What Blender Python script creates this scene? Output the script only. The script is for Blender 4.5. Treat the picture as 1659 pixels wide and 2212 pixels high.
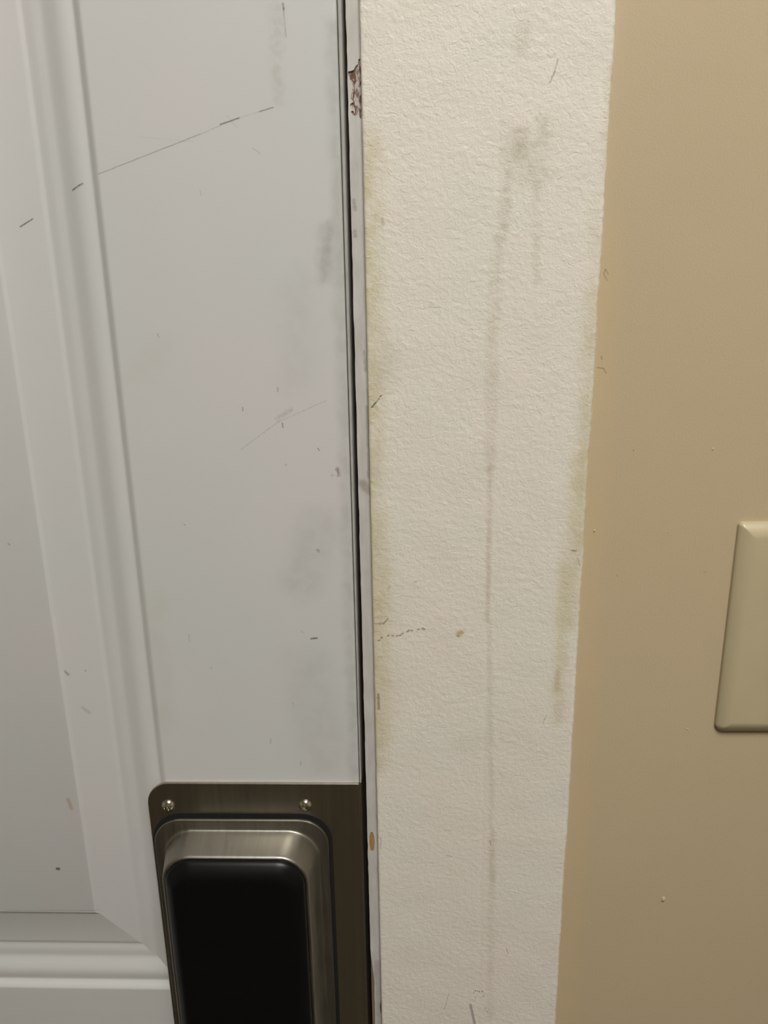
import bpy, bmesh, math, random
from mathutils import Vector, Matrix, noise

# ------------------------------------------------------------------ scene, camera, light
for o in list(bpy.data.objects):
    bpy.data.objects.remove(o, do_unlink=True)
scn = bpy.context.scene
COL = scn.collection
random.seed(4)

F, CX, CY = 1700.0, 829.5, 1106.0          # focal length and centre in pixels of the 1659 x 2212 frame
CAM = Vector((0.0, -0.365, 1.42))          # wall surface is the plane Y = 0, +Y goes into the wall
c_down = Vector((925 - CX, 6800 - CY, F)).normalized()
_X = -51800 - CX
c_left = Vector((_X, -(F * F + (925 - CX) * _X) / (6800 - CY), F)).normalized()
c_right = -c_left
c_in = c_right.cross(c_down)
def cam2world(a): return Vector((a.dot(c_right), a.dot(c_in), -a.dot(c_down)))
ax, ay, az = cam2world(Vector((1, 0, 0))), cam2world(Vector((0, -1, 0))), cam2world(Vector((0, 0, -1)))
cam_data = bpy.data.cameras.new('camera')
cam = bpy.data.objects.new('camera', cam_data)
COL.objects.link(cam)
M = Matrix((ax, ay, az)).transposed().to_4x4()
M.translation = CAM
cam.matrix_world = M
cam_data.sensor_fit = 'VERTICAL'
cam_data.sensor_height = 36.0
cam_data.lens = 36.0 * F / 2212.0
cam_data.clip_start = 0.01
scn.camera = cam

world = bpy.data.worlds.new('world')
scn.world = world
world.use_nodes = True
world.node_tree.nodes['Background'].inputs[0].default_value = (0.9, 0.85, 0.78, 1)
world.node_tree.nodes['Background'].inputs[1].default_value = 0.02
scn.view_settings.view_transform = 'Standard'
scn.view_settings.look = 'None'
scn.view_settings.gamma = 1.0
scn.view_settings.use_curve_mapping = False
scn.view_settings.exposure = 0.0
LAMP_POS = (0.18, -0.92)                   # ceiling lamp over the person at the door
LAMP_STRENGTH = 25.2
LAMP_COLOR = (1.0, 0.985, 0.95, 1)

def pix(x, y, Y=0.0):
    """photo pixel -> (x, z) on the vertical plane Y"""
    w = cam2world(Vector((x - CX, y - CY, F)))
    t = (Y - CAM.y) / w.y
    return CAM.x + w.x * t, CAM.z + w.z * t

Z0 = CAM.z
def mm(x, z): return x / 1000.0, Z0 + z / 1000.0

# ------------------------------------------------------------------ node helpers
def new_mat(name):
    m = bpy.data.materials.new(name)
    m.use_nodes = True
    nt = m.node_tree
    return m, nt, nt.nodes['Principled BSDF']

def nd(nt, typ, **kw):
    n = nt.nodes.new(typ)
    for k, v in kw.items():
        if k == 'inp':
            for i, val in v.items():
                n.inputs[i].default_value = val
        else:
            setattr(n, k, v)
    return n

def ramp(nt, src, stops):
    r = nt.nodes.new('ShaderNodeValToRGB')
    el = r.color_ramp.elements
    while len(el) < len(stops):
        el.new(0.5)
    for e, (p, c) in zip(el, stops):
        e.position = p
        e.color = c if len(c) == 4 else (*c, 1)
    nt.links.new(src, r.inputs[0])
    return r

def mixc(nt, fac, a, b, mode='MIX'):
    n = nt.nodes.new('ShaderNodeMix')
    n.data_type = 'RGBA'
    n.blend_type = mode
    for sock, v in ((0, fac), (6, a), (7, b)):
        if hasattr(v, 'links'):
            nt.links.new(v, n.inputs[sock])
        else:
            n.inputs[sock].default_value = v
    return n.outputs[2]

def make_mark_group():
    """a stain, scratch or painted shade line: a capsule from A to B, with ragged edges"""
    g = bpy.data.node_groups.new('surface_mark', 'ShaderNodeTree')
    I = g.interface
    I.new_socket('Color', in_out='INPUT', socket_type='NodeSocketColor')
    I.new_socket('A', in_out='INPUT', socket_type='NodeSocketVector')
    I.new_socket('BA', in_out='INPUT', socket_type='NodeSocketVector')
    I.new_socket('BAn', in_out='INPUT', socket_type='NodeSocketVector')
    for n in ('Inner', 'Outer', 'Strength', 'Wobble', 'Scale', 'Break'):
        I.new_socket(n, in_out='INPUT', socket_type='NodeSocketFloat')
    I.new_socket('Mark', in_out='INPUT', socket_type='NodeSocketColor')
    I.new_socket('Color', in_out='OUTPUT', socket_type='NodeSocketColor')
    gi = g.nodes.new('NodeGroupInput'); go = g.nodes.new('NodeGroupOutput')
    L = g.links.new
    tc = g.nodes.new('ShaderNodeTexCoord')
    flat = nd(g, 'ShaderNodeVectorMath', operation='MULTIPLY'); flat.inputs[1].default_value = (1, 0, 1)
    L(tc.outputs['Object'], flat.inputs[0])
    ns = nd(g, 'ShaderNodeTexNoise', noise_dimensions='3D'); ns.inputs['Detail'].default_value = 3
    L(flat.outputs[0], ns.inputs['Vector']); L(gi.outputs['Scale'], ns.inputs['Scale'])
    c = nd(g, 'ShaderNodeVectorMath', operation='SUBTRACT'); c.inputs[1].default_value = (.5, .5, .5)
    L(ns.outputs['Color'], c.inputs[0])
    sc = nd(g, 'ShaderNodeVectorMath', operation='SCALE'); L(c.outputs[0], sc.inputs[0]); L(gi.outputs['Wobble'], sc.inputs['Scale'])
    ad = nd(g, 'ShaderNodeVectorMath', operation='ADD'); L(flat.outputs[0], ad.inputs[0]); L(sc.outputs[0], ad.inputs[1])
    pa = nd(g, 'ShaderNodeVectorMath', operation='SUBTRACT'); L(ad.outputs[0], pa.inputs[0]); L(gi.outputs['A'], pa.inputs[1])
    f2 = nd(g, 'ShaderNodeVectorMath', operation='MULTIPLY'); f2.inputs[1].default_value = (1, 0, 1); L(pa.outputs[0], f2.inputs[0])
    dt = nd(g, 'ShaderNodeVectorMath', operation='DOT_PRODUCT'); L(f2.outputs[0], dt.inputs[0]); L(gi.outputs['BAn'], dt.inputs[1])
    cl = nd(g, 'ShaderNodeClamp'); L(dt.outputs['Value'], cl.inputs[0])
    s2 = nd(g, 'ShaderNodeVectorMath', operation='SCALE'); L(gi.outputs['BA'], s2.inputs[0]); L(cl.outputs[0], s2.inputs['Scale'])
    df = nd(g, 'ShaderNodeVectorMath', operation='SUBTRACT'); L(f2.outputs[0], df.inputs[0]); L(s2.outputs[0], df.inputs[1])
    ln = nd(g, 'ShaderNodeVectorMath', operation='LENGTH'); L(df.outputs[0], ln.inputs[0])
    mr = nd(g, 'ShaderNodeMapRange', interpolation_type='SMOOTHSTEP')
    L(ln.outputs['Value'], mr.inputs['Value']); L(gi.outputs['Inner'], mr.inputs['From Min']); L(gi.outputs['Outer'], mr.inputs['From Max'])
    mr.inputs['To Max'].default_value = 0.0
    L(gi.outputs['Strength'], mr.inputs['To Min'])
    # break-up: multiply by a noise threshold, Break in 0..1
    n2 = nd(g, 'ShaderNodeTexNoise'); n2.inputs['Detail'].default_value = 2
    m2 = nd(g, 'ShaderNodeMath', operation='MULTIPLY'); L(gi.outputs['Scale'], m2.inputs[0]); m2.inputs[1].default_value = 1.7
    L(flat.outputs[0], n2.inputs['Vector']); L(m2.outputs[0], n2.inputs['Scale'])
    r2 = nd(g, 'ShaderNodeMapRange'); L(n2.outputs['Fac'], r2.inputs['Value'])
    r2.inputs['From Min'].default_value = 0.44; r2.inputs['From Max'].default_value = 0.56
    sb = nd(g, 'ShaderNodeMath', operation='SUBTRACT'); sb.inputs[0].default_value = 1.0; L(gi.outputs['Break'], sb.inputs[1])
    L(sb.outputs[0], r2.inputs['To Min']); r2.inputs['To Max'].default_value = 1.0
    ml = nd(g, 'ShaderNodeMath', operation='MULTIPLY'); L(mr.outputs[0], ml.inputs[0]); L(r2.outputs[0], ml.inputs[1])
    mx = g.nodes.new('ShaderNodeMix'); mx.data_type = 'RGBA'
    L(ml.outputs[0], mx.inputs[0]); L(gi.outputs['Color'], mx.inputs[6]); L(gi.outputs['Mark'], mx.inputs[7])
    L(mx.outputs[2], go.inputs[0])
    return g
MARK = make_mark_group()

def add_marks(nt, color, marks, Y):
    """marks: (x1, y1, x2, y2, width_px, soft_px, strength, colour, wobble_mm, scale, break)"""
    for (x1, y1, x2, y2, w, s, st, c, wob, sca, brk) in marks:
        a = pix(x1, y1, Y); b = pix(x2, y2, Y)
        ba = Vector((b[0] - a[0], 0, b[1] - a[1]))
        if ba.length < 1e-6: ba = Vector((1e-5, 0, 0))
        k = 0.001 / 4.3
        if w <= 5: w, s, st = w * .8, s * .8, st * .8
        n = nt.nodes.new('ShaderNodeGroup'); n.node_tree = MARK
        nt.links.new(color, n.inputs['Color'])
        n.inputs['A'].default_value = (a[0], 0, a[1])
        n.inputs['BA'].default_value = ba
        n.inputs['BAn'].default_value = ba / ba.length_squared
        n.inputs['Inner'].default_value = max(w - s, 0) * k * .5
        n.inputs['Outer'].default_value = (w + s) * k * .5
        n.inputs['Strength'].default_value = st
        n.inputs['Wobble'].default_value = wob / 1000
        n.inputs['Scale'].default_value = sca
        n.inputs['Break'].default_value = brk
        n.inputs['Mark'].default_value = (*c, 1)
        color = n.outputs[0]
    return color

def tex(nt, scale, detail=3, rough=.5, vec=(1, 1, 1), dist=0.0):
    tc = nt.nodes.new('ShaderNodeTexCoord')
    mp = nt.nodes.new('ShaderNodeMapping'); mp.inputs['Scale'].default_value = vec
    nt.links.new(tc.outputs['Object'], mp.inputs[0])
    n = nt.nodes.new('ShaderNodeTexNoise')
    n.inputs['Scale'].default_value = scale; n.inputs['Detail'].default_value = detail
    n.inputs['Roughness'].default_value = rough; n.inputs['Distortion'].default_value = dist
    nt.links.new(mp.outputs[0], n.inputs['Vector'])
    return n

def bump(nt, bsdf, src, dist, strength=1.0, prev=None):
    b = nt.nodes.new('ShaderNodeBump')
    b.inputs['Distance'].default_value = dist; b.inputs['Strength'].default_value = strength
    nt.links.new(src, b.inputs['Height'])
    if prev is not None: nt.links.new(prev.outputs[0], b.inputs['Normal'])
    nt.links.new(b.outputs[0], bsdf.inputs['Normal'])
    return b

# ------------------------------------------------------------------ materials
GREY = (.10, .095, .085); DARK = (.03, .028, .025); OLIVE = (.40, .36, .24); BROWN = (.20, .12, .06)
SMUDGE = (.25, .25, .22); YELL = (.52, .45, .23)

def mat_door():
    m, nt, b = new_mat('door_paint')
    n = tex(nt, 9, 2)
    r = ramp(nt, n.outputs['Fac'], [(.32, (.604, .580, .566)), (.68, (.574, .583, .553))])
    col = r.outputs[0]
    W = 0
    marks = [
        # darker band down the latch edge, then soft hand grime
        (722, 60, 768, 1680, 26, 26, .30, SMUDGE, 6, 90, .35),
        (705, 500, 702, 600, 26, 24, .34, SMUDGE, 6, 160, .3),
        (715, 480, 700, 590, 10, 16, .25, SMUDGE, 5, 200, .3),
        (690, 1130, 650, 1260, 70, 80, .20, SMUDGE, 12, 70, .4),
        (660, 1440, 700, 1640, 90, 90, .16, SMUDGE, 15, 50, .4),
        (600, 20, 598, 110, 24, 20, .16, SMUDGE, 5, 250, .6),
        (598, 150, 604, 215, 18, 18, .22, (.30, .24, .18), 5, 200, .5),
        (640, 620, 640, 820, 60, 70, .10, SMUDGE, 14, 60, .5),
        (340, 760, 300, 800, 40, 50, .10, OLIVE, 10, 80, .4),
        (330, 1300, 350, 1560, 40, 50, .12, OLIVE, 10, 60, .5),
        # long scratch
        (213, 376, 432, 290, 2.5, 2, .55, GREY, .4, 300, .15),
        (432, 290, 478, 270, 2.5, 2, .35, GREY, .4, 300, .4),
        (476, 269, 516, 255, 3, 2, .9, DARK, .3, 300, .1),
        (516, 255, 560, 241, 2, 2, .25, GREY, .3, 300, .5),
        (561, 241, 590, 232, 3, 2, .8, GREY, .3, 300, .1),
        (490, 250, 512, 276, 2, 2, .22, GREY, .4, 300, .3),
        (300, 296, 420, 306, 2, 2, .12, GREY, .6, 300, .5),
        (149, 409, 173, 395, 4, 2, .9, DARK, .3, 500, .4),
        (30, 488, 57, 471, 3.5, 2, .9, DARK, .3, 500, .25),
        (520, 971, 600, 912, 2.5, 2, .35, GREY, .6, 400, .5),
        (600, 912, 705, 865, 2.5, 2, .30, GREY, .6, 400, .5),
        (598, 905, 630, 884, 8, 6, .35, (.3, .25, .2), 1.5, 500, .6),
        (611, 8, 613, 20, 4, 3, .7, DARK, .3, 500, .2),
        (612, 18, 618, 80, 2.5, 3, .45, GREY, .6, 300, .4),
        (600, 838, 600, 846, 3.5, 3, .6, GREY, .5, 500, .2),
        (524, 880, 525, 888, 3, 2, .7, GREY, .3, 500, .1),
        (610, 914, 611, 923, 3.5, 2, .7, DARK, .3, 500, .1),
        (616, 1003, 618, 1004, 5, 4, .35, GREY, .5, 500, .2),
        (729, 1012, 732, 1025, 7, 5, .75, (.14, .11, .06), 2, 700, .5),
        (716, 1028, 719, 1026, 5, 5, .5, (.14, .11, .06), 1.5, 700, .4),
        (686, 968, 690, 973, 2.5, 2, .8, DARK, .3, 500, .1),
        (686, 1188, 688, 1191, 6, 5, .5, GREY, 1, 600, .3),
        (672, 1380, 685, 1378, 5, 3, .9, (.06, .05, .03), .6, 500, .1),
        (340, 722, 343, 728, 3, 3, .5, GREY, .6, 500, .2),
        (132, 1462, 137, 1468, 6, 4, .6, GREY, 1.5, 600, .3),
        (174, 1460, 175, 1461, 4, 3, .6, GREY, .5, 600, .1),
        (170, 1542, 184, 1553, 8, 6, .3, GREY, 2, 500, .5),
        (140, 1738, 147, 1757, 9, 5, .55, (.42, .28, .16), .8, 300, .1),
        (117, 1889, 119, 1889, 9, 4, .85, (.07, .065, .06), 1.2, 600, .1),
        (9, 1181, 11, 1183, 5, 3, .5, GREY, .5, 600, .2),
        (398, 1133, 399, 1134, 3, 2, .6, DARK, .3, 600, 0),
        (456, 1442, 457, 1444, 4, 3, .4, GREY, .3, 600, 0),
        (408, 1370, 409, 1385, 3, 3, .3, GREY, .3, 600, 0),
        (585, 1596, 584, 1606, 4, 3, .35, GREY, .6, 600, .2),
        (650, 1645, 649, 1652, 5, 4, .35, GREY, .6, 600, .2),
        (633, 1518, 634, 1522, 4, 3, .35, GREY, .6, 600, .2),
        (650, 1364, 656, 1367, 3, 3, .35, GREY, .6, 600, .2),
        (545, 320, 562, 332, 2.5, 2, .4, GREY, .6, 600, .4),
        (432, 412, 434, 422, 2, 2, .35, GREY, .3, 600, .2),
        (205, 1980, 0, 1979, 3, 2, .35, GREY, .3, 200, .3),  # shade under the panel's lower step, painted as a thin line
    ]
    col = add_marks(nt, col, marks, 0)
    nt.links.new(col, b.inputs['Base Color'])
    b.inputs['Roughness'].default_value = .42
    b.inputs['Specular IOR Level'].default_value = .35
    bump(nt, b, tex(nt, 1400, 2).outputs['Fac'], .00004, .5)
    return m

def mat_casing():
    m, nt, b = new_mat('casing_paint')
    n = tex(nt, 14, 4, .6)
    r = ramp(nt, n.outputs['Fac'], [(.32, (.758, .690, .605)), (.68, (.730, .700, .605))])
    col = r.outputs[0]
    marks = [
        # yellowed edges
        (790, 300, 812, 1650, 44, 50, .55, YELL, 7, 60, .45),
        (812, 1130, 822, 1580, 60, 70, .34, YELL, 10, 50, .3),
        (1290, 430, 1284, 700, 20, 34, .25, YELL, 5, 70, .5),
        (1284, 640, 1258, 1180, 30, 44, .48, YELL, 5, 70, .45),
        (1254, 1000, 1232, 1340, 34, 54, .44, YELL, 6, 70, .35),
        (1222, 1230, 1205, 1550, 26, 34, .42, YELL, 5, 80, .35),
        (1322, 150, 1312, 420, 16, 20, .35, (.5, .40, .2), 3, 90, .4),
        # centre crease stain
        (1062, 700, 1058, 1010, 14, 26, .26, (.42, .32, .2), 3, 60, .4),
        (1058, 1010, 1052, 1340, 8, 12, .36, (.42, .30, .18), 2, 70, .4),
        (1056, 1340, 1064, 1900, 8, 14, .24, (.40, .33, .2), 2, 60, .4),
        (1064, 1800, 1058, 2212, 12, 18, .22, (.40, .33, .2), 3, 60, .4),
        # grubby patches
        (1128, 285, 1122, 330, 14, 22, .42, OLIVE, 9, 190, .5),
        (1178, 262, 1170, 300, 16, 26, .38, OLIVE, 9, 190, .5),
        (1122, 330, 1160, 370, 50, 60, .32, OLIVE, 12, 120, .4),
        (1100, 370, 1080, 520, 16, 26, .36, OLIVE, 8, 140, .5),
        (1076, 540, 1066, 680, 18, 24, .24, OLIVE, 5, 80, .4),
        (1160, 400, 1158, 610, 12, 16, .24, OLIVE, 4, 90, .5),
        (1130, 60, 1126, 100, 24, 22, .30, OLIVE, 6, 130, .5),
        (840, 760, 830, 820, 40, 50, .22, OLIVE, 8, 80, .3),
        (1206, 1450, 1202, 1490, 12, 10, .40, (.45, .30, .12), 3, 120, .2),
        (1000, 1610, 1140, 1600, 40, 60, .12, OLIVE, 8, 80, .4),
        # scratches and dots
        (1205, 128, 1198, 155, 3, 3, .55, GREY, .4, 500, .3),
        (1198, 155, 1188, 178, 3, 3, .65, GREY, .4, 500, .3),
        (803, 880, 812, 869, 4, 2, .95, DARK, .3, 500, .1),
        (814, 867, 819, 861, 3.5, 2, .85, DARK, .3, 700, .5),
        (821, 857, 824, 855, 3.5, 2, .9, DARK, .3, 700, 0),
        (815, 1348, 829, 1346, 6, 4, .75, (.20, .15, .08), 2, 800, .8),
        (830, 1346, 838, 1336, 4, 3, .75, (.20, .15, .08), .5, 600, .1),
        (842, 1266, 838, 1277, 4, 4, .5, (.25, .2, .12), 1, 700, .6),
        (990, 1370, 997, 1366, 12, 8, .75, (.42, .30, .08), 3, 600, .2),
        (988, 1373, 990, 1374, 4, 3, .7, (.18, .12, .03), .5, 600, 0),
        (926, 663, 950, 664, 3, 2, .45, GREY, .5, 600, .4),
        (826, 474, 827, 484, 6, 5, .5, OLIVE, .5, 600, 0),
        (895, 1257, 900, 1256, 4, 3, .4, GREY, .5, 600, 0),
        (1037, 2140, 1030, 2150, 3, 3, .5, BROWN, 2, 900, .8),
        (1016, 2170, 1026, 2214, 6, 4, .6, GREY, .5, 300, .1),
        (969, 2148, 960, 2180, 3, 3, .6, GREY, .5, 900, .8),
        (1058, 1815, 1060, 1825, 2.5, 2, .7, GREY, .3, 600, 0),
        (965, 1848, 976, 1850, 3, 2, .5, GREY, .3, 600, .2),
        (1094, 2050, 1098, 2060, 2.5, 2, .6, GREY, .3, 600, 0),
        (1174, 1560, 1180, 1545, 2.5, 2, .55, GREY, .3, 600, .1),
        (1080, 1672, 1090, 1680, 2, 2, .4, GREY, .3, 600, .1),
        (870, 2130, 885, 2132, 2, 2, .5, GREY, .3, 600, .2),
        (1236, 1189, 1244, 1190, 5, 3, .75, (.16, .13, .07), .6, 600, 0),
        (1247, 1205, 1253, 1222, 2.5, 2, .7, (.25, .18, .10), .5, 600, .2),
        (789, 75, 791, 80, 5, 3, .6, OLIVE, .5, 600, .2),
        (817, 1500, 818, 1532, 6, 4, .7, (.22, .15, .06), 1, 500, .1),
        (815, 1806, 823, 1812, 2.5, 2, .6, BROWN, .5, 600, .1),
        (823, 1812, 822, 1835, 2.5, 2, .5, BROWN, .5, 600, .1),
    ]
    # a dotted pencil-like row
    for k, (x, y) in enumerate([(818, 1384), (824, 1378), (838, 1374), (848, 1374), (857, 1374), (864, 1373), (869, 1369),
                                (880, 1365), (883, 1362), (889, 1363), (903, 1360), (912, 1358), (916, 1360)]):
        marks.append((x - 1, y, x + 2, y - 1, 4, 2, .8, (.10, .085, .06), .3, 600, 0))
    for k in range(10):
        x, y = 1035 + random.uniform(-14, 12), 2145 + random.uniform(-7, 9)
        marks.append((x, y, x + 1, y + 1, 3, 2, .8, (.14, .09, .05), .3, 600, 0))
    for k in range(6):
        x, y = 1048 + random.uniform(-9, 9), 2182 + random.uniform(-6, 6)
        marks.append((x, y, x + 1, y + 1, 2.6, 2, .6, (.14, .09, .05), .3, 600, 0))
    for k in range(12):
        x, y = random.uniform(800, 860), random.uniform(40, 1500)
        marks.append((x, y, x + random.uniform(-3, 3), y + random.uniform(0, 9), 3, 3, .22, OLIVE, .6, 600, .3))
    col = add_marks(nt, col, marks, -.003)
    nt.links.new(col, b.inputs['Base Color'])
    b.inputs['Roughness'].default_value = .55
    b.inputs['Specular IOR Level'].default_value = .3
    p = bump(nt, b, tex(nt, 480, 3, .55, dist=.6).outputs['Fac'], .0007, .55)
    bump(nt, b, tex(nt, 1300, 2, .5).outputs['Fac'], .00022, .5, p)
    return m

def mat_wall():
    m, nt, b = new_mat('beige_wall_paint')
    n = tex(nt, 7, 3)
    r = ramp(nt, n.outputs['Fac'], [(.3, (.500, .400, .256)), (.7, (.520, .416, .268))])
    col = add_marks(nt, r.outputs[0], [
        (1320, 500, 1225, 2212, 40, 60, .30, (.60, .44, .24), 6, 30, .35),
        (1305, 590, 1308, 582, 2.5, 2, .7, (.2, .13, .06), .3, 500, 0),
        (1308, 582, 1314, 592, 2.5, 2, .6, (.2, .13, .06), .3, 500, 0),
        (1304, 592, 1312, 606, 2.5, 2, .6, (.2, .13, .06), .3, 500, .1),
        (1290, 794, 1304, 796, 3, 2, .7, (.2, .13, .06), .3, 500, 0),
        (1304, 796, 1309, 806, 2.5, 2, .7, (.2, .13, .06), .3, 500, .1),
        (1299, 770, 1300, 776, 3, 2, .6, (.2, .13, .06), .3, 500, 0),
        (1368, 972, 1369, 974, 3, 2, .5, (.2, .13, .06), .3, 500, 0),
        (1332, 1243, 1333, 1244, 3, 2, .5, (.2, .13, .06), .3, 500, 0),
        (1520, 1235, 1525, 1236, 4, 3, .3, (.2, .15, .1), .3, 500, 0),
        ], 0)
    nt.links.new(col, b.inputs['Base Color'])
    b.inputs['Roughness'].default_value = .5
    b.inputs['Specular IOR Level'].default_value = .3
    bump(nt, b, tex(nt, 1100, 3, .6).outputs['Fac'], .0002, .6)
    return m

def mat_jamb_paint():
    m, nt, b = new_mat('jamb_paint')
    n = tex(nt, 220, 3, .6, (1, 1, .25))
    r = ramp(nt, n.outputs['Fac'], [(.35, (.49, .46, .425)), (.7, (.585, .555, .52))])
    col = add_marks(nt, r.outputs[0], [
        (764, 432, 767, 452, 7, 5, .6, (.22, .2, .17), 1.5, 500, .3),
        (766, 500, 767, 510, 7, 5, .6, (.22, .2, .17), 1.5, 500, .3),
        (787, 760, 790, 800, 6, 4, .85, (.34, .34, .31), 1.5, 300, .3),
        (794, 880, 797, 960, 9, 4, .85, (.34, .33, .29), 2, 250, .1),
        (795, 960, 797, 1030, 6, 4, .85, (.34, .33, .29), 2, 250, .1),
        (783, 1045, 798, 1062, 16, 10, .85, (.33, .29, .23), 2, 250, .1),
        (793, 840, 796, 870, 3, 2, .5, (.2, .19, .18), .6, 300, .2),
        (812, 1760, 815, 1776, 3, 2, .5, (.2, .17, .15), .6, 500, .3),
        (816, 2080, 822, 2212, 18, 10, .5, (.30, .25, .20), 2, 250, .2),
        ], 0)
    nt.links.new(col, b.inputs['Base Color'])
    b.inputs['Roughness'].default_value = .5
    bump(nt, b, n.outputs['Fac'], .0002, .4)
    return m

def mat_wood():
    """bare, paint-flecked softwood of the jamb"""
    m, nt, b = new_mat('jamb_wood')
    n = tex(nt, 420, 4, .65, (1.6, 1, .55), 1.0)
    r = ramp(nt, n.outputs['Fac'], [(.40, (.11, .06, .035)), (.475, (.21, .12, .085)), (.52, (.47, .40, .36)), (.64, (.54, .50, .48))])
    tc = nt.nodes.new('ShaderNodeTexCoord'); sp = nt.nodes.new('ShaderNodeSeparateXYZ')
    nt.links.new(tc.outputs['Object'], sp.inputs[0])
    # below the upper chip the timber is clean orange pine
    mr = nd(nt, 'ShaderNodeMapRange'); nt.links.new(sp.outputs['Z'], mr.inputs[0])
    mr.inputs['From Min'].default_value = Z0 - .20; mr.inputs['From Max'].default_value = Z0 - .10
    mr.inputs['To Min'].default_value = 1; mr.inputs['To Max'].default_value = 0
    g = tex(nt, 150, 3, .5, (4, 1, .3))
    pine = ramp(nt, g.outputs['Fac'], [(.3, (.30, .16, .045)), (.7, (.42, .25, .08))])
    col = mixc(nt, mr.outputs[0], r.outputs[0], pine.outputs[0])
    mr2 = nd(nt, 'ShaderNodeMapRange'); nt.links.new(sp.outputs['Z'], mr2.inputs[0])
    mr2.inputs['From Min'].default_value = Z0 - .37; mr2.inputs['From Max'].default_value = Z0 - .36
    mr2.inputs['To Min'].default_value = 1; mr2.inputs['To Max'].default_value = 0
    col = mixc(nt, mr2.outputs[0], col, (.20, .14, .10, 1))
    nt.links.new(col, b.inputs['Base Color'])
    b.inputs['Roughness'].default_value = .7
    bump(nt, b, n.outputs['Fac'], .0006, .6)
    return m

def mat_steel(name, base, rough, vec, amt=.12):
    m, nt, b = new_mat(name)
    n = tex(nt, 300, 4, .6, vec)
    lo = tuple(c * .88 for c in base)
    r = ramp(nt, n.outputs['Fac'], [(.3, lo), (.7, base)])
    nt.links.new(r.outputs[0], b.inputs['Base Color'])
    b.inputs['Metallic'].default_value = 1
    rr = nd(nt, 'ShaderNodeMapRange'); nt.links.new(n.outputs['Fac'], rr.inputs[0])
    rr.inputs['To Min'].default_value = rough - amt * .5; rr.inputs['To Max'].default_value = rough + amt * .5
    nt.links.new(rr.outputs[0], b.inputs['Roughness'])
    bump(nt, b, n.outputs['Fac'], .00003, .35)
    return m

def mat_plain(name, col, rough, metallic=0.0, spec=.5, noise_scale=200, var=.06, bmp=0.0):
    m, nt, b = new_mat(name)
    n = tex(nt, noise_scale, 3)
    r = ramp(nt, n.outputs['Fac'], [(.3, tuple(c * (1 - var) for c in col)), (.7, tuple(min(1, c * (1 + var)) for c in col))])
    nt.links.new(r.outputs[0], b.inputs['Base Color'])
    b.inputs['Roughness'].default_value = rough
    b.inputs['Metallic'].default_value = metallic
    b.inputs['Specular IOR Level'].default_value = spec
    if bmp: bump(nt, b, n.outputs['Fac'], bmp, .5)
    return m

DOOR = mat_door(); CASING = mat_casing(); WALL = mat_wall(); JAMB = mat_jamb_paint(); WOOD = mat_wood()
PLATE = mat_steel('satin_steel_plate', (.50, .46, .385), .30, (1, 1, .02))
HOUSE = mat_steel('worn_steel_housing', (.325, .305, .26), .42, (1.6, .12, .12), .25)
SCREW = mat_plain('brass_tinted_screw', (.66, .63, .52), .2, 1.0)
PAD = mat_plain('black_plastic', (.0035, .0035, .004), .34, 0, .24, 900, .1, .00002)
EDGEM = mat_plain('grey_edge_paint', (.40, .39, .355), .5, 0, .3, 120, .12)  # edge strip, a darker grey than the door face
GAP_SHADE = mat_plain('dark_gap_shade', (.012, .011, .010), .6)
ALMOND = mat_plain('almond_plastic', (.495, .418, .262), .32, 0, .5, 60, .02)
FLOOR = mat_plain('brown_carpet', (.085, .07, .05), .95, 0, .1, 300, .3)
CEIL = mat_plain('white_ceiling_paint', (.75, .73, .70), .8, 0, .2, 30, .02)
ROOM = mat_plain('room_wall_paint', (.53, .48, .39), .7, 0, .2, 20, .02)
FIXT = mat_plain('white_enamel', (.8, .8, .78), .4)
def mat_lamp():
    m, nt, b = new_mat('lamp_diffuser')
    b.inputs['Base Color'].default_value = (.8, .8, .8, 1)
    b.inputs['Emission Color'].default_value = LAMP_COLOR
    b.inputs['Emission Strength'].default_value = LAMP_STRENGTH
    return m
LAMP = mat_lamp()

# ------------------------------------------------------------------ mesh helpers
def link(name, bm, mat, parent=None, smooth=False, angle=None):
    me = bpy.data.meshes.new(name)
    bmesh.ops.recalc_face_normals(bm, faces=bm.faces)
    bm.to_mesh(me); bm.free()
    me.materials.append(mat)
    if smooth:
        for p in me.polygons: p.use_smooth = True
        if angle is not None: me.set_sharp_from_angle(angle=math.radians(angle))
    o = bpy.data.objects.new(name, me)
    COL.objects.link(o)
    if parent is not None: o.parent = parent
    return o

def struct(o, label=None):
    o['kind'] = 'structure'
    if label: o['label'] = label
    return o

def box(bm, x0, x1, y0, y1, z0, z1):
    vs = [bm.verts.new((x, y, z)) for x in (x0, x1) for y in (y0, y1) for z in (z0, z1)]
    for f in ((0, 1, 3, 2), (4, 6, 7, 5), (0, 4, 5, 1), (2, 3, 7, 6), (0, 2, 6, 4), (1, 5, 7, 3)):
        bm.faces.new([vs[i] for i in f])

def rrect(x0, x1, z0, z1, radii, n=10):
    """outline, clockwise from the top left; radii = (tl, tr, br, bl)"""
    tl, tr, br, bl = radii
    pts = []
    for (cx, cz, r, a0) in ((x0 + tl, z1 - tl, tl, 180), (x1 - tr, z1 - tr, tr, 90), (x1 - br, z0 + br, br, 0), (x0 + bl, z0 + bl, bl, -90)):
        for i in range(n + 1):
            a = math.radians(a0 - 90 * i / n)
            pts.append((cx + r * math.cos(a), cz + r * math.sin(a)))
    return pts

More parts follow.
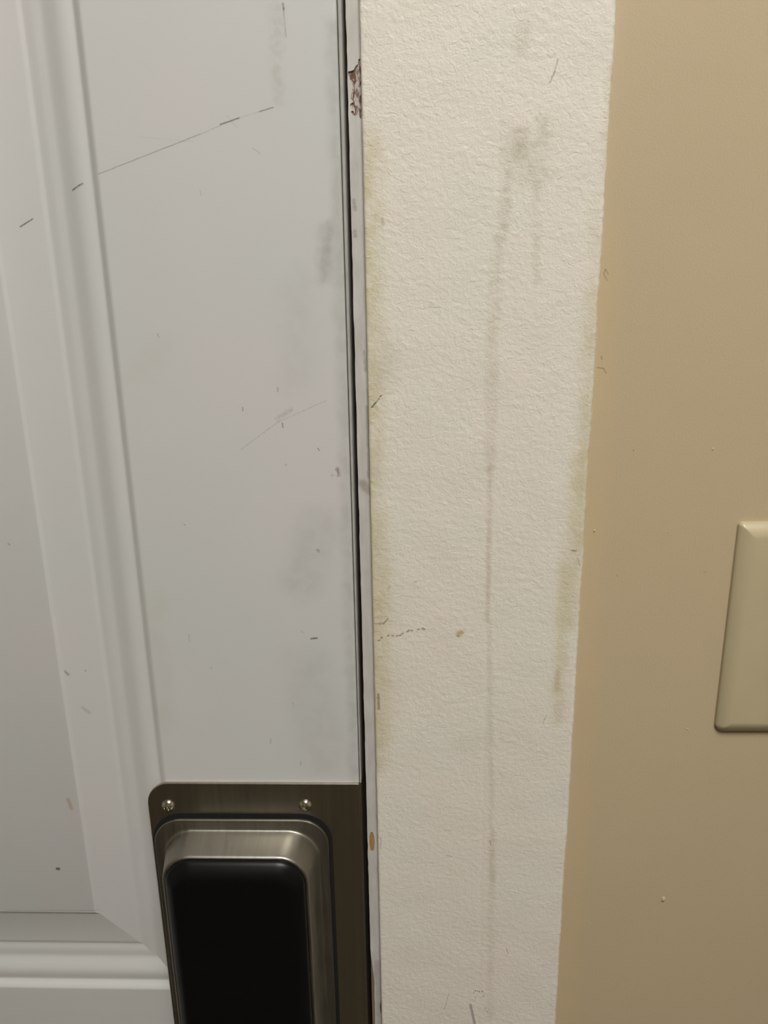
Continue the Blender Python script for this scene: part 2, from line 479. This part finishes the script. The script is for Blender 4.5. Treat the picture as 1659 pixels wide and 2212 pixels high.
def loft(bm, loops, cap_last=True, cap_first=False):
    """loops: lists of (x, y, z)"""
    rows = [[bm.verts.new(p) for p in lp] for lp in loops]
    n = len(rows[0])
    for a, b in zip(rows, rows[1:]):
        for i in range(n):
            j = (i + 1) % n
            bm.faces.new((a[i], a[j], b[j], b[i]))
    if cap_last: bm.faces.new(rows[-1])
    if cap_first: bm.faces.new(rows[0][::-1])
    return rows

def rect_loft(x0, x1, z0, z1, r, prof, n=10, rmin=.05, **kw):
    """prof: (inset, Y), all in millimetres relative to the camera height; r = radii"""
    bm = bmesh.new()
    loops = []
    for ins, Y in prof:
        rr = tuple(max(q - ins, rmin) for q in r)
        loops.append([(x / 1000, Y / 1000, Z0 + z / 1000) for x, z in rrect(x0 + ins, x1 - ins, z0 + ins, z1 - ins, rr, n)])
    loft(bm, loops, **kw)
    return bm

# ------------------------------------------------------------------ room shell
X_GAP_D, X_JAMB, X_CAS0, X_CAS1 = -.0263, -.0246, -.0187, .0846
DOOR_L, DOOR_TOP = X_GAP_D - .912, 2.035
WX0, WX1, WY, CEIL_Z = -1.75, 1.55, -3.0, 2.50

bm = bmesh.new()
# wall around the door opening (thickness 0.12)
box(bm, X_JAMB + .018, WX1, 0, .12, 0, CEIL_Z)
box(bm, WX0, DOOR_L - .021, 0, .12, 0, CEIL_Z)
box(bm, DOOR_L - .021, X_JAMB + .018, 0, .12, DOOR_TOP + .021, CEIL_Z)
wall_front = struct(link('wall_front', bm, WALL), 'smooth beige painted wall beside the white door casing')

def slab(name, m, *b):
    bm = bmesh.new(); box(bm, *b)
    return struct(link(name, bm, m))
slab('floor', FLOOR, WX0 - .1, WX1 + .1, WY - .1, .12, -.06, 0)
slab('ceiling', CEIL, WX0 - .1, WX1 + .1, WY - .1, .12, CEIL_Z, CEIL_Z + .06)
slab('wall_left', ROOM, WX0 - .1, WX0, WY, .12, 0, CEIL_Z)
slab('wall_right', ROOM, WX1, WX1 + .1, WY, .12, 0, CEIL_Z)
slab('wall_back', ROOM, WX0 - .1, WX1 + .1, WY - .1, WY, 0, CEIL_Z)

# dried paint drips on the beige wall
def blob(x, y, w, h, t):
    px_, pz_ = pix(x, y)
    bm = bmesh.new()
    rings = []
    for k in range(5):
        a = k / 5 * math.pi / 2
        ring = []
        for i in range(12):
            th = i / 12 * 2 * math.pi
            q = 1 + .22 * noise.noise(Vector((math.cos(th) * 1.3 + x, math.sin(th) * 1.3, y)))
            sx = .6 + .4 * (1 - math.sin(th)) * .5
            ring.append((px_ + w / 2000 * math.cos(a) * math.cos(th) * q * sx, -t / 1000 * math.sin(a) + .00005, pz_ + h / 2000 * math.cos(a) * math.sin(th) * q))
        rings.append(ring)
    loft(bm, rings)
    link('paint_drip', bm, WALL, wall_front, True)
for d in ((1433, 1942, 3.0, 3.6, .9), (1540, 970, 1.2, 1.4, .4), (1485, 1575, 1.2, 1.2, .4), (1284, 1146, 1.4, 1.6, .5),
          (1443, 1150, .9, .9, .3), (1527, 1688, .8, .8, .3), (1528, 2115, .9, .9, .3), (1275, 1995, .9, .9, .3)):
    blob(*d)

# ------------------------------------------------------------------ door casing with rolled paint texture
def casing(name, x0, x1, fine, label):
    zs = []
    z = 0.0
    while z < DOOR_TOP + .10:
        zs.append(z)
        vis = .955 < z < 1.56
        z += (.00085 if (fine and vis) else .02)
    zs.append(DOOR_TOP + .11)
    t = -.003
    prof = [(x0, .0), (x0, t * .7), (x0 + .0003, t * .93)]
    nx = int((x1 - x0) / (.00085 if fine else .01))
    for i in range(nx + 1):
        prof.append((x0 + .0009 + (x1 - x0 - .0026) * i / nx, t))
    prof += [(x1 - .0008, t * .88), (x1 - .0002, t * .6), (x1, .0)]
    bm = bmesh.new()
    rows = []
    np_ = len(prof)
    for z in zs:
        vis = fine and .955 < z < 1.56
        row = []
        for i, (x, y) in enumerate(prof):
            if vis:
                if y <= t * .85:
                    q = Vector((x * 420, z * 420, 3.1))
                    y += -.00011 * noise.noise(q) - .00025 * noise.noise(Vector((x * 60, z * 45, 7)))
                    # hairline crease that runs down the middle of the board
                    d = (x - .0385 - .0015 * noise.noise(Vector((0, 0, z * 9)))) / .0011
                    y += .00012 * math.exp(-d * d)
                if i >= np_ - 5:
                    k = (i - (np_ - 6)) / 5
                    x += k * (.00035 * noise.noise(Vector((0, 2.7, z * 330))) + .0005 * noise.noise(Vector((0, 9.7, z * 40))))
                if i < 4:
                    x += .00012 * noise.noise(Vector((5, 1, z * 120)))
            row.append(bm.verts.new((x, y, z)))
        rows.append(row)
    for a, b in zip(rows, rows[1:]):
        for i in range(np_ - 1):
            bm.faces.new((a[i], a[i + 1], b[i + 1], b[i]))
    return struct(link(name, bm, CASING, None, True), label)
casing('trim_1', X_CAS0, X_CAS1, True, 'cream white rough-painted flat door casing with grubby stains')
casing('trim_3', DOOR_L - .008 - .1033, DOOR_L - .008, False, 'cream white flat casing on the hinge side of the door')
bm = bmesh.new(); box(bm, DOOR_L - .1113, X_CAS1, -.003, .0, DOOR_TOP + .112, DOOR_TOP + .21)
bmesh.ops.bevel(bm, geom=bm.edges[:], offset=.001, segments=2, affect='EDGES')
struct(link('trim_4', bm, CASING), 'cream white flat head casing over the door')

# ------------------------------------------------------------------ jamb: timber core, paint skin with chips
bm = bmesh.new()
box(bm, X_JAMB + .0002, X_JAMB + .018, .0006, .12, 0, DOOR_TOP + .02)
box(bm, X_GAP_D - .011, X_JAMB + .0005, .0475, .075, 0, DOOR_TOP)          # door stop
jamb = struct(link('trim_2', bm, WOOD), 'narrow timber door jamb edge, its pale paint chipped')

def paint_skin():
    P = lambda pts: [pix(x, y) for x, y in pts]
    chips = [
        P([(774.5, 128), (778, 126), (779.5, 150), (780.5, 200), (781, 250), (780, 257), (776, 253.5), (774, 249), (771, 247), (769, 250.5),
           (764.5, 249.5), (759.5, 246), (758, 241), (761, 239), (764, 240), (762, 236), (757, 233), (756, 227), (759, 222.5), (763, 221), (762, 217),
           (758, 213), (758.5, 205), (761, 199), (761, 190), (759, 181), (756.5, 173), (753, 167), (752, 154), (758, 153.5), (764, 151), (768, 143), (773.5, 138)]),
        P([(801, 1797), (805, 1798), (808, 1806), (809.5, 1822), (808, 1836), (804, 1841), (799.5, 1838), (798, 1824), (798, 1806)]),
    ]
    bm = bmesh.new()
    x0, x1 = X_JAMB, X_CAS0 + .0004
    z_lo, z_hi = 0.0, DOOR_TOP + .02
    left = []
    z = z_hi
    # left arris with wear; bite taken out near the bottom of the view
    zs = [z_hi, 1.60] + [1.59 - .004 * i for i in range(170)] + [.90, z_lo]
    for z in zs:
        d = 0
        if .9 < z < 1.6:
            d = .00015 + .00022 * noise.noise(Vector((3, 0, z * 60))) + .0002 * noise.noise(Vector((3, 4, z * 260)))
            zr = z - Z0
            if zr < -.375: d += .0017 * min(1, (-.375 - zr) / .022)
        left.append((x0 + max(d, 0), z))
    right = [(x1, z_lo), (x1, Z0 - .425), (x1 - .0012, Z0 - .421), (x1 - .0016, Z0 - .417), (x1 - .0006, Z0 - .412), (x1, Z0 - .409), (x1, z_hi)]
    outer = left + right
    edges = []
    def loop(pts):
        vs = [bm.verts.new((x, 0, z)) for x, z in pts]
        for a, b in zip(vs, vs[1:] + vs[:1]): edges.append(bm.edges.new((a, b)))
    loop(outer)
    for c in chips: loop(c)
    bmesh.ops.triangle_fill(bm, edges=edges, use_beauty=True, use_dissolve=False)
    ret = bmesh.ops.extrude_face_region(bm, geom=bm.faces[:])
    for v in [g for g in ret['geom'] if isinstance(g, bmesh.types.BMVert)]: v.co.y = .0007
    return link('paint_layer', bm, JAMB, jamb)
paint_skin()
bm = bmesh.new(); box(bm, DOOR_L - .020, DOOR_L - .002, 0, .12, 0, DOOR_TOP + .02)
struct(link('trim_5', bm, JAMB), 'hinge side door jamb')
bm = bmesh.new(); box(bm, DOOR_L - .002, X_JAMB + .0002, 0, .12, DOOR_TOP + .003, DOOR_TOP + .02)
struct(link('trim_6', bm, JAMB), 'head jamb over the door')

# ------------------------------------------------------------------ door: embossed steel slab
XR = -.133                                             # edge of the panel moulding by the latch stile
ZB = Z0 - .4065                                        # lower edge of the upper panel opening
cols = [(XR - .300, XR), (XR - .705, XR - .405)]
rowsz = [(.24, .86), (ZB, 1.60), (1.71, 1.93)]
EDGE = -.0300
def door_face():
    bm = bmesh.new()
    xs = sorted({DOOR_L, EDGE} | {v for c in cols for v in c})
    zs = sorted({.006, DOOR_TOP} | {v for r in rowsz for v in r})
    holes = {(round(c[0], 5), round(r[0], 5)) for c in cols for r in rowsz}
    vmap = {}
    def V(x, z):
        k = (round(x, 6), round(z, 6))
        if k not in vmap: vmap[k] = bm.verts.new((x, 0, z))
        return vmap[k]
    for xa, xb in zip(xs, xs[1:]):
        for za, zb in zip(zs, zs[1:]):
            if (round(xa, 5), round(za, 5)) in holes: continue
            bm.faces.new((V(xa, za), V(xb, za), V(xb, zb), V(xa, zb)))
    # latch edge: rolled skin, seam groove, edge strip, side of the slab, back
    prof = [(EDGE, 0), (-.0293, .00003), (-.0287, .00018), (-.02835, .0005), (-.0282, .0010), (-.0282, .0445), (DOOR_L, .0445), (DOOR_L, 0)]
    a = [bm.verts.new((x, y, .006)) for x, y in prof]
    b = [bm.verts.new((x, y, DOOR_TOP)) for x, y in prof]
    for i in range(len(prof) - 1):
        bm.faces.new((a[i], a[i + 1], b[i + 1], b[i]))
    return bm
door = struct(link('door_1', door_face(), DOOR, None, True, 40), 'white six-panel steel door with scuffs and a push latch')

def edge_strip():
    bm = bmesh.new()
    rows = []
    for z, xr in ((.006, -.0271), (1.00, -.0271), (1.16, -.0270), (1.29, -.0266), (1.53, -.0260), (DOOR_TOP, -.0260)):
        w = xr + .0279
        prof = [(-.0281, .004), (-.0279, .0026), (-.0279, .0011), (-.0279 + .12 * w, .0008), (-.0279 + .45 * w, .0007), (-.0279 + .8 * w, .0009), (xr, .0015), (xr, .044), (-.0281, .044)]
        rows.append([bm.verts.new((x, y, z)) for x, y in prof])
    for a, b in zip(rows, rows[1:]):
        for i in range(len(a) - 1): bm.faces.new((a[i], a[i + 1], b[i + 1], b[i]))
    link('edge_strip', bm, EDGEM, door, True, 40)
edge_strip()

PROF = [(0, 0), (.6, .05), (1.2, .25), (2.8, 1.55), (4.2, 2.75), (4.8, 3.0), (5.5, 2.98), (7, 2.7), (9, 2.55), (11, 2.7), (13, 3.3), (15.5, 4.4), (18, 5.5), (19.5, 5.95),
        (20.5, 6.0), (23, 6.0), (24, 6.12), (26, 6.5), (27.4, 6.85), (28.2, 6.8), (29.2, 6.35), (30.5, 6.2), (50.6, 5.7), (51.2, 5.4), (52.0, 4.7), (52.8, 4.5)]
def panel(x0, x1, z0, z1):
    bm = rect_loft(x0 * 1000, x1 * 1000, (z0 - Z0) * 1000, (z1 - Z0) * 1000, (1.2,) * 4, PROF, n=3, rmin=.3)
    link('panel', bm, DOOR, door, True, 28)
for c in cols:
    for r in rowsz: panel(*c, *r)

# ------------------------------------------------------------------ push latch on the door
PB = -478.0                                            # bottom of the plate (out of view)
PX0, PX1, PT = -144.4, -28.0, -261.3
latch = link('latch_plate', rect_loft(PX0, PX1, PB, PT, (13, .3, .3, 13),
             [(0, .0), (0, -1.15), (.08, -1.42), (.35, -1.6)], n=12, rmin=.02), PLATE, door, True, 30)
latch['label'] = 'satin steel push latch plate with black paddle'
# part of the plate that wraps the edge of the door
bm = bmesh.new()
prof = [(-28.1, -.2), (-27.8, -.2), (-27.4, -.05), (-27.15, .2), (-27.0, .6), (-26.95, 1.2), (-26.9, 14)]
a = [bm.verts.new((x / 1000, y / 1000, Z0 + PB / 1000)) for x, y in prof]
b = [bm.verts.new((x / 1000, y / 1000, Z0 + (PT - .3) / 1000)) for x, y in prof]
for i in range(len(prof) - 1): bm.faces.new((a[i], a[i + 1], b[i + 1], b[i]))
link('edge_wrap', bm, PLATE, latch, True)

def screw(x, z, rot):
    bm = bmesh.new()
    R, H, NS, NR = 3.7, 2.2, 64, 22
    c, s = math.cos(rot), math.sin(rot)
    rows = []
    for k in range(NR):
        rr = R * (1 - k / NR)
        row = []
        for i in range(NS):
            th = i / NS * 2 * math.pi
            u, v = rr * math.cos(th), rr * math.sin(th)
            h = H * (1 - (rr / R) ** 2.4) ** .75
            p, q = u * c + v * s, -u * s + v * c
            if (abs(p) < .48 and abs(q) < 1.75) or (abs(q) < .48 and abs(p) < 1.75): h -= 1.1
            row.append(((x + u) / 1000, (-1.55 - h) / 1000, Z0 + (z + v) / 1000))
        rows.append(row)
    rows.append([((x + .02 * math.cos(i / NS * 6.2832)) / 1000, (-1.55 - H + 1.1) / 1000, Z0 + (z + .02 * math.sin(i / NS * 6.2832)) / 1000) for i in range(NS)])
    loft(bm, rows)
    o = link('screw', bm, SCREW, latch, True, 50)
for (x, z, r) in ((-133.2, -275.5, .35), (-57.8, -274.9, .9), (-133.2, PB + 14, .2), (-57.8, PB + 14, 1.1)): screw(x, z, r)

FX0, FX1, FT, FB = -141.7, -45.6, -281.9, PB + 23
link('gap_shade', rect_loft(FX0 - 1.7, FX1 + 1.9, FB - 1.7, FT + 1.7, (17,) * 4, [(0, -1.5), (0, -1.8), (3.0, -1.8), (3.2, -4.7)], n=12), GAP_SHADE, latch)  # black ring added as the shade in the gap round the flange
# housing: flange, cove, drafted wall, rounded rim
BX0, BX1, BT = -136.2, -50.9, -288.3
def housing():
    fl, fr, ft = FX0, FX1, FT
    stages = [  # left, right, top, radius, Y
        (fl, fr, ft, 15.5, -4.5), (fl, fr, ft, 15.5, -5.0), (fl + .25, fr - .25, ft - .25, 15.3, -5.4), (fl + .6, fr - .6, ft - .6, 15, -5.5),
        (BX0 - 1.3, BX1 + 1.3, BT + 1.3, 17.2, -5.5), (BX0 - .45, BX1 + .45, BT + .45, 17, -5.7), (BX0, BX1, BT, 17, -6.2),
        (BX0 + .25, BX1 - .3, BT - .3, 17, -7.2), (BX0 + 2.4, BX1 - 3.6, BT - 2.9, 16.5, -20.2), (BX0 + 2.7, BX1 - 4.0, BT - 3.2, 16.3, -21.4),
        (BX0 + 3.1, BX1 - 4.4, BT - 3.6, 16, -22.1), (BX0 + 3.7, BX1 - 5.0, BT - 4.2, 15.6, -22.4), (BX0 + 4.4, BX1 - 5.7, BT - 4.9, 15.2, -22.2), (BX0 + 4.7, BX1 - 6.0, BT - 5.2, 15, -20)]
    bm = bmesh.new()
    mid = (FT + FB) / 2
    loops = [[(x / 1000, Y / 1000, Z0 + z / 1000) for x, z in rrect(l, r, 2 * mid - t, t, (rad,) * 4, 14)] for (l, r, t, rad, Y) in stages]
    loft(bm, loops)
    return link('paddle_housing', bm, HOUSE, latch, True, 40)
housing()
def pad():
    l, r, t = BX0 + 4.5, BX1 - 5.8, BT - 5.0
    bm = bmesh.new()
    mid = (FT + FB) / 2
    loops = []
    prof = [(0, -21), (0, -22.6), (.25, -23.4), (.8, -24.2), (1.8, -25.1), (3.2, -26.2), (4.6, -27.2), (5.8, -27.8), (7.2, -28.2), (9, -28.4), (11, -28.45)]
    for ins, Y in prof:
        loops.append([(x / 1000, Y / 1000, Z0 + z / 1000) for x, z in rrect(l + ins, r - ins, 2 * mid - t + ins, t - ins, (max(15 - ins * .75, 1),) * 4, 14)])
    loft(bm, loops)
    return link('push_pad', bm, PAD, latch, True, 60)
pad()['label'] = 'black plastic push pad'

# ------------------------------------------------------------------ wall plate
def tag(o, label, cat):
    o['label'] = label; o['category'] = cat
SX0, SX1, ST, SB = 157.4, 227.4, -114.9, -228.3
sw = bpy.data.objects.new('wall_switch_plate', None)
COL.objects.link(sw)
sw.location = ((SX0 + SX1) / 2000, 0, Z0 + (ST + SB) / 2000)
tag(sw, 'almond coloured plastic wall plate fixed to the beige wall', 'switch plate')
def sub(o):
    o.parent = sw
    o.matrix_parent_inverse = Matrix.Translation(sw.location).inverted()
    return o
sub(link('plate', rect_loft(SX0, SX1, SB, ST, (2.2, 2.2, 4.5, 4.5),
    [(0, 0), (0, -1.2), (.15, -1.8), (.8, -2.6), (2.2, -3.7), (3.8, -4.6), (5.4, -5.2), (6.4, -5.4), (7.2, -5.45)], n=8, rmin=.5), ALMOND, None, True, 40))
smx, smz = (SX0 + SX1) / 2, (ST + SB) / 2
sub(link('toggle', rect_loft(smx - 5, smx + 5, smz - 11, smz + 11, (1,) * 4, [(0, -5.3), (.2, -6), (1, -6.6), (1.6, -8), (2.6, -13), (3.2, -13.6)], n=4, rmin=.2), ALMOND, None, True, 40))
for dz in (30, -30):
    sub(link('screw', rect_loft(smx - 3.2, smx + 3.2, smz + dz - 3.2, smz + dz + 3.2, (3.2,) * 4, [(0, -5.3), (.2, -5.9), (1, -6.3), (2, -6.5)], n=6, rmin=.3), ALMOND, None, True, 40))

# ------------------------------------------------------------------ ceiling lamp that lights the place
lx, ly = LAMP_POS
lamp = bpy.data.objects.new('ceiling_light', None)
COL.objects.link(lamp); lamp.location = (lx, ly, CEIL_Z)
tag(lamp, 'square white ceiling light with a glowing diffuser', 'ceiling light')
def subl(o):
    o.parent = lamp
    o.matrix_parent_inverse = Matrix.Translation(lamp.location).inverted()
H = .30
bm = bmesh.new()
for (x0, x1, y0, y1) in ((-H - .02, H + .02, -H - .02, -H), (-H - .02, H + .02, H, H + .02), (-H - .02, -H, -H, H), (H, H + .02, -H, H)):
    box(bm, lx + x0, lx + x1, ly + y0, ly + y1, CEIL_Z - .05, CEIL_Z)
subl(link('frame', bm, FIXT))
bm = bmesh.new(); box(bm, lx - H, lx + H, ly - H, ly + H, CEIL_Z - .04, CEIL_Z - .03)
subl(link('diffuser', bm, LAMP))
